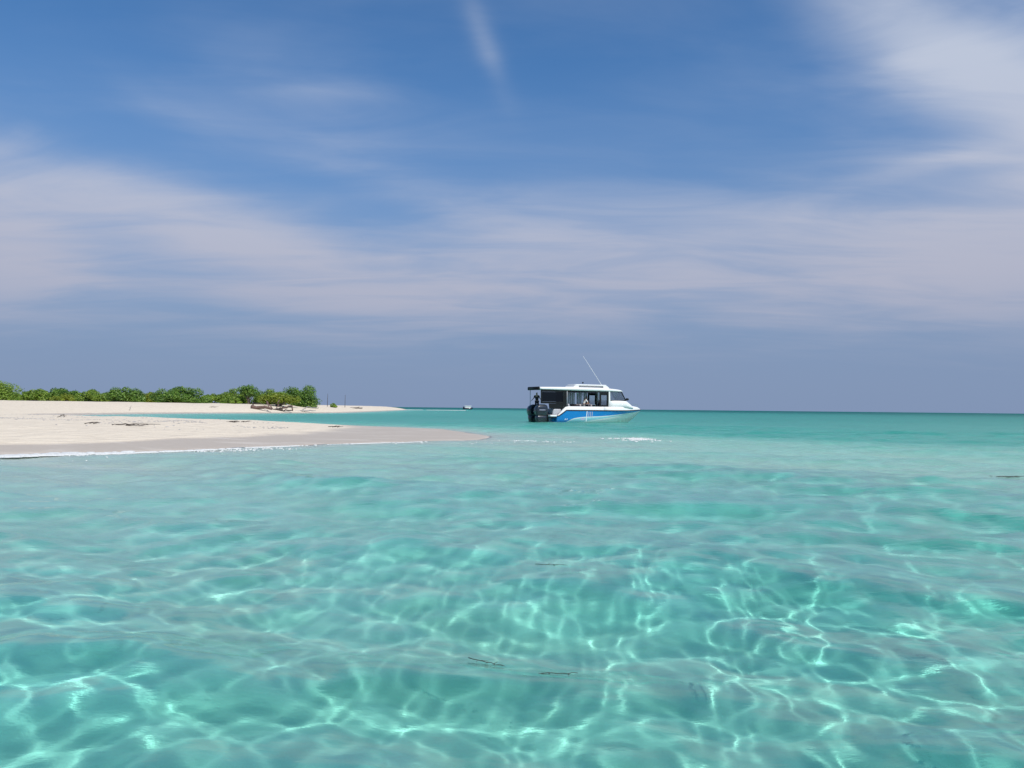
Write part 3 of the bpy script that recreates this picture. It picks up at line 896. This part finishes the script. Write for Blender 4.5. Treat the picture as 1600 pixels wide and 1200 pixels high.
# raised hatch on the roof: a tray on a recessed plinth
m = MB()
m.loft([rrect(0.3, 0, z_, 1.62 - d_, 0.86 - d_, 0.2) for z_, d_ in ((3.50, 0.02), (3.53, 0.0), (3.59, 0.0), (3.625, 0.05))])
for u0, u1, ut0, ut1 in ((-1.55, -1.0, -1.32, -0.95), (1.55, 2.15, 1.5, 1.92)):
    m.loft([[(u0, -0.86, 3.30), (u1, -0.86, 3.30), (u1, 0.86, 3.30), (u0, 0.86, 3.30)], [(ut0, -0.845, 3.51), (ut1, -0.845, 3.51), (ut1, 0.845, 3.51), (ut0, 0.845, 3.51)]], smooth=False)
m.build('hatch', white_m, roof)
m = MB(); m.box((-1.1, -0.70, 3.33), (1.6, 0.70, 3.505)); m.build('shaded_hatch_recess', grey_m, roof)  # plinth coloured grey to stand in for the shade under the tray
m = MB(); m.loft([[(u, 1.08 * math.cos(a_) * 0 + s_, 3.14 + 0.17 * math.sin(a_)) if False else (u + 0.07 * math.cos(a_), s_, 3.15 + 0.165 * math.sin(a_)) for a_ in [k * math.pi / 5 for k in range(10)]] for u, s_ in ((-4.93, -1.12), (-4.93, 1.12))])
m.build('rolled_awning', black_m, boat)
# aft stanchions
for pth in ([(-4.78, 1.02, 3.06), (-4.78, 1.02, 0.98)], [(-2.22, -1.06, 3.02), (-2.22, -1.06, 1.45)]):
    m = MB(); m.tube(pth, 0.028, 8); m.build('stanchion', grey_m, boat)
# aft side panels: black frames round tinted panes
for s in (-1,):
    y0 = s * 1.03
    fr = MB(); t_ = (0, s * 0.05, 0)
    def bar(p): fr.poly([(a_, y0, c_) for a_, c_ in p], t_)
    bar([(-4.74, 1.75), (-4.62, 1.75), (-4.62, 3.05), (-4.74, 3.05)])
    bar([(-2.62, 1.30), (-2.30, 1.30), (-2.30, 3.05), (-2.62, 3.05)])
    bar([(-4.61, 2.84), (-2.63, 2.84), (-2.63, 3.05), (-4.61, 3.05)])
    bar([(-4.61, 1.75), (-2.63, 1.75), (-2.63, 1.93), (-4.61, 1.93)])
    bar([(-3.92, 1.28), (-2.63, 1.28), (-2.63, 1.74), (-3.98, 1.74)])
    f_ = fr.build('side_panel', black_m, boat)
    m = MB(); m.poly([(-4.61, y0 + s * 0.02, 1.94), (-2.63, y0 + s * 0.02, 1.94), (-2.63, y0 + s * 0.02, 2.83), (-4.61, y0 + s * 0.02, 2.83)], (0, s * 0.008, 0)); m.build('pane', tint_glass, f_)
# black rail under the roof edge and window posts of the open side
for s in (-1, 1):
    y0 = s * 1.08
    m = MB(); m.box((-2.29, min(y0, y0 - s * 0.06), 2.88), (1.9, max(y0, y0 - s * 0.06), 3.02)); m.build('roof_rail', black_m, boat)
    fr = MB(); t_ = (0, -s * 0.06, 0)
    for p in ([(1.0, 1.42), (1.16, 1.42), (1.16, 2.87), (1.0, 2.87)], [(1.74, 1.42), (1.92, 1.42), (1.92, 2.87), (1.74, 2.87)],
              [(1.17, 1.42), (1.73, 1.42), (1.73, 1.66), (1.17, 1.66)], [(1.17, 2.62), (1.73, 2.62), (1.73, 2.87), (1.17, 2.87)]):
        fr.poly([(a_, y0 + s * 0.03, c_) for a_, c_ in p], t_)
    f_ = fr.build('window_frame', black_m, boat)
    m = MB(); m.poly([(1.165, y0, 1.665), (1.735, y0, 1.665), (1.735, y0, 2.615), (1.165, y0, 2.615)], (0, -s * 0.008, 0)); m.build('pane', clear_glass, f_)
    m = MB(); m.poly([(1.93, y0 + s * 0.035, 1.42), (2.12, y0 + s * 0.04, 1.42), (2.06, y0 + s * 0.03, 3.0), (1.93, y0 + s * 0.03, 3.0)], (0, -s * 0.09, 0)); m.build('cabin_pillar', white_m, boat)
    m = MB(); m.box((-1.42, s * 1.0 - 0.05, 1.4), (-1.24, s * 1.0 + 0.05, 3.0)); m.build('door_post', black_m, boat) if s > 0 else None
    # wheelhouse side window
    fr = MB()
    A, B_, C_, D_ = (2.09, s * 1.09, 2.12), (3.84, s * 0.88, 2.12), (3.36, s * 0.92, 2.97), (2.06, s * 1.09, 2.97)
    fr.tube([A, B_], 0.035, 6).tube([B_, C_], 0.045, 6).tube([C_, D_], 0.035, 6)
    f_ = fr.build('wheelhouse_frame', black_m, boat)
    m = MB(); m.poly([A, B_, C_, D_], (0, -s * 0.008, 0)); m.build('pane', clear_glass, f_)
# windscreen
m = MB(); m.poly([(3.86, -0.86, 2.13), (3.86, 0.86, 2.13), (3.38, 0.88, 2.96), (3.38, -0.88, 2.96)], (0.01, 0, 0.005)); ws = m.build('windscreen', clear_glass, boat)
m = MB(); m.tube([(3.89, 0, 2.13), (3.40, 0, 2.96)], 0.03, 6).tube([(3.86, -0.86, 2.13), (3.86, 0.86, 2.13)], 0.03, 6); m.build('mullion', black_m, ws)
m = MB(); m.tube([(4.15, -0.5, 1.98), (4.2, -0.5, 2.22)], 0.02, 6); m.loft([rrect(4.22, -0.5, z_, r_, r_, r_ * 0.6) for z_, r_ in ((2.16, 0.08), (2.2, 0.13), (2.32, 0.13), (2.38, 0.07))]); m.build('searchlight', black_m, boat)
# interior
m = MB(); m.box((-2.28, -0.9, 0.55), (-2.18, 1.0, 2.98)); m.build('bulkhead', black_m, boat)
m = MB(); m.box((-2.17, 0.98, 1.4), (-1.43, 1.03, 2.9)); m.build('dark_lining', black_m, boat)
for k, u in enumerate((-1.9, -0.75, 0.35)):
    m = MB(); m.box((u, -0.95, 0.70), (u + 0.55, 0.95, 1.18)); st = m.build('seat', cush_m, boat, 0.04)
    m = MB(); m.loft([rrect(u + 0.02 - 0.06 * i_, 0, z_, 0.07, 0.95, 0.06) for i_, z_ in enumerate((1.18, 1.45, 1.74))]); m.build('backrest', cush_m if k else grey_m, st)
m = MB(); m.loft([rrect(1.75, -0.35, z_, w_, 0.5, 0.08) for z_, w_ in ((0.5, 0.3), (1.6, 0.3), (1.95, 0.16))]); m.build('helm_console', black_m, boat)
m = MB(); m.box((-1.22, 1.045, 1.48), (0.98, 1.05, 2.88)); m.build('pane', clear_glass, boat)
for k in range(12):                                                       # gathered curtains on the far side
    u0 = -1.15 + k * 0.175
    if k in (5, 9): continue
    m = MB(); rg = []
    for z_ in (1.55, 2.2, 2.86):
        w_ = 0.055 if z_ < 2.8 else 0.07
        rg.append([(u0 + w_ * math.cos(a_), 1.0 + 0.025 * math.sin(a_), z_) for a_ in [q_ * math.pi / 4 for q_ in range(8)]])
    m.loft(rg); m.build('curtain', curtain_m, boat)
m = MB(); m.tube([(0.55, -1.14, 1.5), (0.55, -1.14, 1.72), (-0.6, -1.14, 1.72), (-0.6, -1.14, 1.5)], 0.018, 6); m.build('hand_rail', steel_m, boat)
m = MB(); m.tube([(3.4, -0.95, 1.55), (3.5, -0.98, 1.78), (4.9, -0.5, 1.80), (5.5, -0.2, 1.72), (5.7, 0, 1.5)], 0.016, 6); m.build('bow_rail', steel_m, boat)
# aerials
m = MB(); m.tube([(1.55, -0.55, 3.3), (1.50, -0.55, 3.62), (-0.42, -0.6, 6.35)], [0.03, 0.022, 0.010], 6); m.build('aerial', white_m, boat)
m = MB(); m.tube([(-0.05, 0.1, 3.6), (-0.05, 0.1, 3.78)], 0.018, 6); m.loft([rrect(-0.05, 0.1, z_, r_, r_, r_ * 0.7) for z_, r_ in ((3.77, 0.05), (3.80, 0.07), (3.88, 0.06))]); m.build('anchor_light', black_m, boat)
# vinyl marks on the starboard hull side
def mark(u0, u1, z0, z1, material, lean=0.0):
    def pt(u, z):
        rz = rz_(u); cz = chz(u); f = (z - cz) / (rz - cz)
        y_ = chb(u) + (half(u) - chb(u)) * float(np.interp(f, [0, .33, .7, 1], [0, .35, .75, 1]))
        return (u, -(y_ + 0.008), z)
    m = MB(); n_ = 5
    rows_ = [[pt(u0 + lean * q / n_, z0 + (z1 - z0) * q / n_), pt(u1 + lean * q / n_, z0 + (z1 - z0) * q / n_)] for q in range(n_ + 1)]
    m.loft(rows_, closed=False, caps=False, smooth=False)
    return m.build('hull_mark', material, hull)
mark(-0.47, -0.39, 0.10, 1.08, mark_m, 0.0)
for u0 in (-0.27, -0.10, 0.07): mark(u0, u0 + 0.07, 0.56, 1.02, mark2_m)
mark(-0.98, -0.60, 0.22, 0.42, mark2_m)
for u0 in (-2.55, -2.38): mark(u0, u0 + 0.07, 0.22, 0.36, mark_m, 0.03)
# outboards
for s in (-1, 1):
    eng = empty('outboard', (-4.55, s * 0.74, 0.0)); eng.parent = boat; eng.scale = (1.06, 1.04, 1.0)
    m = MB()
    m.loft([rrect(cx_, 0, z_, a_, w_, min(a_, w_) * 0.55, 6) for z_, cx_, a_, w_ in
            ((0.64, 0.0, 0.47, 0.28), (0.74, 0.0, 0.50, 0.30), (0.95, -0.02, 0.53, 0.31), (1.25, -0.02, 0.54, 0.32), (1.45, 0.02, 0.48, 0.29), (1.58, 0.06, 0.38, 0.24), (1.66, 0.08, 0.22, 0.14))])
    m.build('cowling', engine_m, eng)
    m = MB(); m.loft([rrect(cx_, 0, z_, a_, w_, w_ * 0.6, 5) for z_, cx_, a_, w_ in ((-0.75, -0.05, 0.12, 0.05), (-0.45, -0.02, 0.28, 0.10), (0.0, 0.0, 0.40, 0.20), (0.35, 0.0, 0.46, 0.26), (0.66, 0.0, 0.46, 0.27))]); m.build('leg', engine_m, eng)
    m = MB(); m.box((0.25, -0.16, 0.05), (0.62, 0.16, 0.75)); m.box((0.5, -0.2, 0.55), (1.22, 0.2, 0.72)); m.build('bracket', black_m, eng, 0.02)
    m = MB(); m.box((-0.3, -0.322 if s < 0 else 0.318, 1.12), (0.25, -0.318 if s < 0 else 0.322, 1.17)); m.build('decal', mark2_m, eng)

# ------------------------------------------------------------------ people aboard
skin_m, T, b = mat('skin', (0.36, 0.20, 0.13), 0.55)
hair_m, T, b = mat('hair', (0.012, 0.010, 0.009), 0.6)
cloth_black, T, b = mat('cloth_black', (0.014, 0.014, 0.018), 0.85)
cloth_white, T, b = mat('cloth_white', (0.70, 0.70, 0.68), 0.85)
cloth_navy, T, b = mat('cloth_navy', (0.03, 0.035, 0.07), 0.85)
cloth_grey, T, b = mat('cloth_grey', (0.28, 0.29, 0.30), 0.85)

def skinned(name, joints, edges, material, parent, grow=0.0, root='pelvis', sub=2):
    names = list(joints)
    me = bpy.data.meshes.new(name)
    me.from_pydata([joints[k][0] for k in names], [(names.index(a_), names.index(b_)) for a_, b_ in edges], [])
    o = bpy.data.objects.new(name + '_tmp', me); COL.objects.link(o)
    md = o.modifiers.new('skin', 'SKIN'); md.use_smooth_shade = True
    sv = me.skin_vertices[0].data
    for i, k in enumerate(names):
        r_ = joints[k][1]
        r_ = (r_, r_) if not hasattr(r_, '__len__') else r_
        sv[i].radius = (r_[0] + grow, r_[1] + grow)
        sv[i].use_root = (k == root)
    if root not in names: sv[0].use_root = True
    sb = o.modifiers.new('sub', 'SUBSURF'); sb.levels = sub; sb.render_levels = sub
    bpy.context.view_layer.update()
    ev = o.evaluated_get(bpy.context.evaluated_depsgraph_get())
    out = bpy.data.meshes.new_from_object(ev)
    bpy.data.objects.remove(o)
    out.name = name; out.materials.clear()
    out.polygons.foreach_set('use_smooth', [True] * len(out.polygons))
    return mesh_obj(name, out, material, parent)

def person(label, loc, rz, pose, top, bottom, group='people aboard the speedboat'):
    J = {k: (Vector(p), r_) for k, (p, r_) in pose.items()}
    root = empty('person', loc, rz)
    tag(root, label, 'person', group)
    E = [('pelvis', 'waist'), ('waist', 'chest'), ('chest', 'neck'), ('neck', 'head'), ('head', 'crown')]
    for s in 'lr':
        E += [('chest', s + 'sho'), (s + 'sho', s + 'elb'), (s + 'elb', s + 'wri'), (s + 'wri', s + 'palm'), ('pelvis', s + 'hip'), (s + 'hip', s + 'kne'), (s + 'kne', s + 'ank'), (s + 'ank', s + 'toe')]
        w, p = J[s + 'wri'][0], J[s + 'palm'][0]
        d = (p - w).normalized(); side = d.orthogonal().normalized()
        for f_, (off, ln) in enumerate(((-0.028, 0.075), (-0.010, 0.085), (0.010, 0.08), (0.028, 0.065))):
            J[f'{s}f{f_}'] = (p + side * off + d * ln * 0.5, 0.009); J[f'{s}g{f_}'] = (p + side * off * 1.1 + d * ln + Vector((0, 0, -0.012)), 0.007)
            E += [(s + 'palm', f'{s}f{f_}'), (f'{s}f{f_}', f'{s}g{f_}')]
        J[s + 'th'] = (w + d * 0.04 + side * -0.05, 0.010); E.append((s + 'wri', s + 'th'))
    hd = J['head'][0]; fw = Vector((1, 0, 0))
    J['nose'] = (hd + fw * 0.105 + Vector((0, 0, 0.02)), 0.016); E.append(('head', 'nose'))
    body_ = skinned('body', J, E, skin_m, root)
    sub = lambda ks: ({k: J[k] for k in ks}, [e for e in E if e[0] in ks and e[1] in ks])
    j, e = sub(['pelvis', 'waist', 'chest', 'lsho', 'lelb', 'rsho', 'relb'])
    skinned('shirt', j, e, top, root, 0.018)
    j, e = sub(['pelvis', 'lhip', 'lkne', 'rhip', 'rkne', 'lank', 'rank'] if bottom is cloth_black else ['pelvis', 'lhip', 'lkne', 'rhip', 'rkne'])
    skinned('trousers', j, e, bottom, root, 0.02)
    c_ = J['crown'][0]
    skinned('hair', {'pelvis': (c_ + Vector((-0.02, 0, -0.02)), 0.098), 'b': (hd + Vector((-0.055, 0, 0.02)), 0.085)}, [('pelvis', 'b')], hair_m, root)
    return root

def pose(pelvis, lean=0.0, sit=False, arms=((0.1, 0.25, -0.5), (0.1, -0.25, -0.5))):
    """a relaxed figure facing +x; pelvis height given, lean forward in radians"""
    px, pz_ = 0.0, pelvis
    ca, sa = math.cos(lean), math.sin(lean)
    up = lambda d, y=0.0, f=0.0: (px + d * sa + f * ca, y, pz_ + d * ca - f * sa)
    P = {'pelvis': (up(0), (0.15, 0.11)), 'waist': (up(0.20), (0.13, 0.10)), 'chest': (up(0.42), (0.155, 0.115)), 'neck': (up(0.58), 0.055),
         'head': (up(0.70, 0, 0.02), (0.075, 0.088)), 'crown': (up(0.80, 0, 0.01), (0.07, 0.08))}
    for s, sg, ar in (('l', 1, arms[0]), ('r', -1, arms[1])):
        sh = Vector(up(0.49, sg * 0.19)); d = Vector(ar)
        el = sh + Vector((d.x * 0.35, sg * 0.07, d.z * 0.55)); wr = sh + Vector(ar)
        P[s + 'sho'] = (tuple(sh), 0.055); P[s + 'elb'] = (tuple(el), 0.042); P[s + 'wri'] = (tuple(wr), 0.028)
        dd = (wr - el).normalized(); P[s + 'palm'] = (tuple(wr + dd * 0.085), (0.036, 0.018))
        if sit:
            P[s + 'hip'] = ((px + 0.05, sg * 0.10, pz_ - 0.03), 0.085); P[s + 'kne'] = ((px + 0.46, sg * 0.13, pz_ - 0.02), 0.06)
            P[s + 'ank'] = ((px + 0.44, sg * 0.13, pz_ - 0.42), 0.04); P[s + 'toe'] = ((px + 0.62, sg * 0.14, pz_ - 0.47), 0.032)
        else:
            P[s + 'hip'] = ((px, sg * 0.10, pz_ - 0.06), 0.09); P[s + 'kne'] = ((px + 0.03, sg * 0.11, pz_ - 0.48), 0.06)
            P[s + 'ank'] = ((px - 0.01, sg * 0.11, 0.07), 0.042); P[s + 'toe'] = ((px + 0.16, sg * 0.13, 0.03), 0.033)
    return P
def aboard(u, v, z):
    ca, sa = math.cos(BA), math.sin(BA)
    u *= 1.08; z *= 0.98
    return (BX + u * ca - v * sa, BY + u * sa + v * ca, z)
person('person in black standing at the stern above the outboards', aboard(-4.50, 0.22, 1.03), R(-105), pose(0.92, 0.10, False, ((0.28, 0.25, -0.34), (0.30, -0.2, -0.40))), cloth_black, cloth_black)
person('person in a pale top bending forward inside the open cabin', aboard(-0.28, -0.45, 0.72), BA + R(-8), pose(0.95, 0.42, False, ((0.38, 0.1, -0.38), (0.35, -0.1, -0.42))), cloth_white, cloth_grey)
person('person in dark clothes standing beside the one in the pale top', aboard(0.18, -0.25, 0.72), BA + R(200), pose(0.95, 0.08, False, ((0.35, 0.1, -0.40), (0.30, -0.1, -0.42))), cloth_navy, cloth_navy)

# ------------------------------------------------------------------ far boat on the horizon
fb = empty('far_boat', (-34.4, 600, 0), R(8))
tag(fb, 'tiny white-roofed boat with a dark hull far off on the horizon', 'boat')
rings = []
for u, w_, z1, zk in ((-3.8, 1.0, 1.1, -0.3), (-2, 1.3, 1.0, -0.4), (1, 1.3, 1.05, -0.4), (2.8, 0.8, 1.3, -0.2), (3.9, 0.08, 1.7, 0.9)):
    rings.append([(u, -w_, z1), (u, -w_ * 0.8, 0.1 + zk * 0.2), (u, 0, zk), (u, w_ * 0.8, 0.1 + zk * 0.2), (u, w_, z1)])
m = MB(); m.loft(rings); m.build('hull', engine_m, fb)
m = MB(); m.box((-2.0, -1.0, 1.0), (2.4, 1.0, 2.3)); m.build('cabin', white_m, fb, 0.1)
m = MB(); m.box((-2.5, -1.2, 2.31), (2.9, 1.2, 2.75)); m.build('roof', white_m, fb, 0.1)
m = MB(); m.box((-3.6, -0.7, 1.0), (-2.6, 0.7, 2.1)); m.build('stern_gear', engine_m, fb, 0.1)
